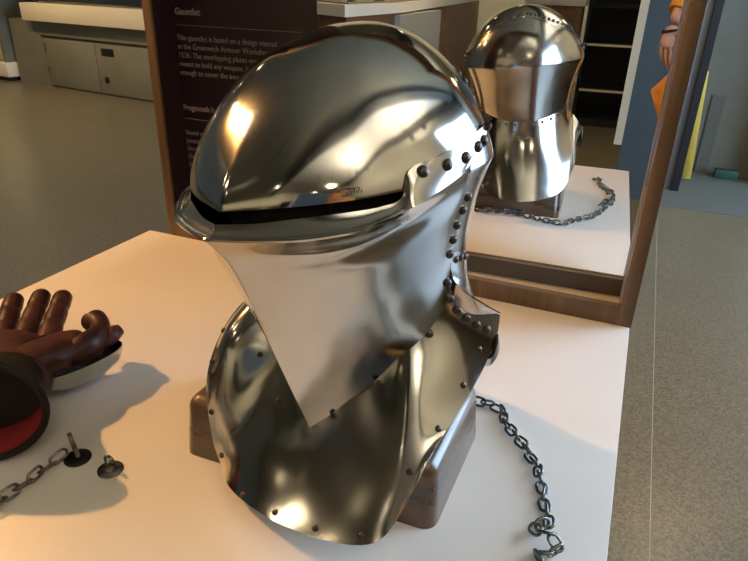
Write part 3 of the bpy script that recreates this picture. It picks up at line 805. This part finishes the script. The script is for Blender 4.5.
    for z, a, b, cx_ in [(1.44, .075, .07, 0), (1.40, .155, .09, 0), (1.33, .175, .11, 0), (1.22, .172, .125, 0), (1.15, .190, .13, -.008), (1.08, .235, .14, -.02), (1.02, .215, .14, -.012), (.93, .185, .13, 0), (.86, .18, .13, 0)]:
        rings.append([bm.verts.new((cx_+a*math.cos(2*PI*k/40)*(1+.02*math.sin(k*2.1)), b*math.sin(2*PI*k/40)*(1+.03*math.sin(k*1.7)), z)) for k in range(40)])
    for r, q in zip(rings, rings[1:]):
        for k in range(40): bm.faces.new((r[k], r[(k+1) % 40], q[(k+1) % 40], q[k]))
    fin('tunic', bm, orange, R, True, None)
    for nm, pts, rad in (('sleeve', [(-.12, 0, 1.375), (-.150, .06, 1.43), (-.172, .14, 1.50), (-.20, .20, 1.45), (-.226, .235, 1.375)], [.06, .060, .055, .050, .042]),
                         ('sleeve', [(.13, 0, 1.385), (.17, 0, 1.34), (.205, -.02, 1.09), (.203, .03, .93)], [.06, .064, .056, .042])):
        bm = bmesh.new(); P = cr(pts, np.linspace(0, 1, 18)); rr = np.interp(np.linspace(0, 1, 18), np.linspace(0, 1, len(rad)), rad)
        tube(bm, [tuple(p) for p in P], [float(r) for r in rr], 20); fin(nm, bm, orange, R, True, 60)
    # wristband
    bm = bmesh.new(); tube(bm, [(-.239+.031*math.cos(a), .252+.027*math.sin(a), 1.315+.006*math.cos(a)) for a in [2*PI*k/20 for k in range(20)]], .0045, 8, closed=True)
    fin('wristband', bm, leather_blk, R)
    for s in (-1, 1):
        bm = bmesh.new(); tube(bm, [(s*.075, 0, .92), (s*.088, .0, .80), (s*.092, .018, .48), (s*.092, 0, .28), (s*.092, -.018, .08)], [.112, .105, .075, .065, .055], 20)
        fin('trouser_leg', bm, dark, R, True, 60)
        bm = bmesh.new(); box(bm, s*.095-.045, s*.095+.045, -.085, .165, 0, .075, .03, 3); fin('shoe', bm, hair, R, True, 60)
    bm = bmesh.new(); bmesh.ops.create_uvsphere(bm, u_segments=28, v_segments=20, radius=1)
    kill = [v for v in bm.verts if (v.co.y > .35 and v.co.z < .45)]
    bmesh.ops.delete(bm, geom=kill, context='VERTS')
    for v in bm.verts: v.co = Vector((v.co.x*.086, v.co.y*.104-.010, v.co.z*.128+1.612-(.03 if v.co.z < -.3 else 0)))
    fin('hair', bm, hair, R, True, None)
    R.rotation_euler = (0, 0, math.radians(0))
person()

# ------------------------------------------------------------------ lamps
warm = (1.0, .49, .15)
def track_light(name, loc, target, energy, label, r=.05, col=warm, spot=75, group=None):
    root = empty(name, loc, 0, label, 'ceiling light', group)
    d = (Vector(target)-Vector(loc)).normalized(); q = Vector((0, 0, -1)).rotation_difference(d)
    bm = bmesh.new(); lathe(bm, [(r*1.15, .0), (r*1.2, .02), (r*1.1, .14), (r*.5, .17)], 24)
    M = q.to_matrix().to_4x4()
    bm.transform(M); fin('lamp_housing', bm, dark_unit, root)
    bm = bmesh.new(); bmesh.ops.create_circle(bm, cap_ends=True, radius=r, segments=24); bm.transform(M @ Matrix.Translation((0, 0, -.004)))
    fin('lamp_glass', bm, emit(name+'_glow', col, energy), root, False)
    bm = bmesh.new(); tube(bm, [(0, 0, .10), (0, 0, CEIL-loc[2])], .012, 8); fin('stem', bm, dark_unit, root)
    return root
KEY = (-2.95, -.45, 1.95)
track_light('track_spotlight', KEY, (-.5, -.5, 0), 60, 'track spotlight aimed at the helmet table from the left', .055)
lamp('key_spot', 'SPOT', Vector(KEY)+(Vector((-.5, -.5, 0))-Vector(KEY)).normalized()*.03, 350, warm, .045, (-.5, -.5, 0), 70)
spots = [(-2.2, -2.6, 70), (-3.4, 1.6, 90), (-5.6, 3.0, 160), (-5.2, -1.2, 70), (-1.2, 1.8, 60), (-7.0, 3.9, 230), (.75, 3.0, 110),
         (-1.1, -3.6, 150), (.9, -5.0, 60), (-8.8, 4.4, 120)]
for i, (x, y, e) in enumerate(spots):  # unseen spotlights added for reflections and to brighten the hall
    o = track_light('hall_fill_light', (x, y, 2.1), (x+.2, y+.1, 0), 25, None, .06, (1, .8, .55))
    o['label'] = 'unseen round ceiling spotlight added to brighten the gallery'; o['group'] = 'added ceiling fill lamps'
    lamp('hall_fill_beam', 'SPOT', (x, y, 2.07), e, (1, .74, .44), .06, (x+.1, y+.05, 0), 110)
for i, y in enumerate((-3.6, -1.9, -.3)):      # unseen fill lamps added to brighten the right wall
    o = track_light('wall_fill_light', (1.9, y, 2.3), (3.3, y, 2.3), 12, None, .05, (1, .86, .66))
    o['label'] = 'unseen fill lamp added to brighten the white right wall'; o['group'] = 'added wall fill lamps'
    lamp('wall_fill_beam', 'SPOT', (1.95, y, 2.3), 70, (1, .86, .66), .05, (3.3, y, 2.4), 150)

for i, (x, y) in enumerate([(1.9, -2.9), (2.3, .4)]):   # unseen upward lamps added to brighten the white bay
    o = track_light('uplighter', (x, y, 2.9), (x-.1, y, 4), 8, None, .09, (1, .9, .72))
    o['label'] = 'unseen fill lamp added to brighten the white ceiling bay'; o['group'] = 'added bay fill lamps'
    lamp('bay_fill_beam', 'SPOT', (x, y, 2.93), 450, (1, .90, .74), .09, (x-.1, y, 4.2), 165)
for x, y, z, r, e in [(1.33, -4.3, 2.5, .13, 60), (-3.5, -2.2, 2.6, .10, 50), (-4.7, .3, 2.7, .12, 50), (-5.6, -1.1, 2.5, .09, 60), (-4.2, -.7, 3.1, .08, 60)]:
    o = track_light('pendant_lamp', (x, y, z), (-.3, -.5, .3), e, None, r, (1, .78, .5))
    o['label'] = 'round glowing pendant lamp hanging from the hall ceiling'; o['group'] = 'pendant lamps'
for x in (-5.5, -1.5):                                  # unseen lamps added to brighten the far wall behind the camera
    lamp('far_wall_fill_beam', 'SPOT', (x, -8.2, 2.6), 260, (1, .80, .52), .06, (x, -10.5, 1.6), 150)
    o = track_light('far_wall_fill_light', (x, -8.15, 2.6), (x, -10.5, 1.6), 10, None, .06, (1, .8, .55))
    o['label'] = 'unseen fill lamp added to brighten the far wall'; o['group'] = 'added far wall fill lamps'

# ------------------------------------------------------------------ world, camera, view
w = bpy.data.worlds.new('World'); SC.world = w; w.use_nodes = True
w.node_tree.nodes['Background'].inputs[0].default_value = (.6, .75, 1, 1); w.node_tree.nodes['Background'].inputs[1].default_value = .3

f_px, yaw, pitch, roll = 621.19273856, .385915998, .444529934, .0306051859
Mr = Matrix.Rotation(yaw, 4, 'Z') @ Matrix.Rotation(PI/2-pitch, 4, 'X') @ Matrix.Rotation(roll, 4, 'Z')
cam = bpy.data.cameras.new('Camera'); co = bpy.data.objects.new('Camera', cam); COL.objects.link(co)
cam.sensor_width = 36; cam.sensor_fit = 'HORIZONTAL'; cam.lens = f_px/748*36; cam.clip_start = .02; cam.clip_end = 60
co.matrix_world = Matrix.Translation((-.060848749, -1.09191690, .55)) @ Mr
SC.camera = co
vs = SC.view_settings; vs.view_transform = 'Standard'; vs.look = 'None'; vs.gamma = 1; vs.use_curve_mapping = False; vs.exposure = -0.12
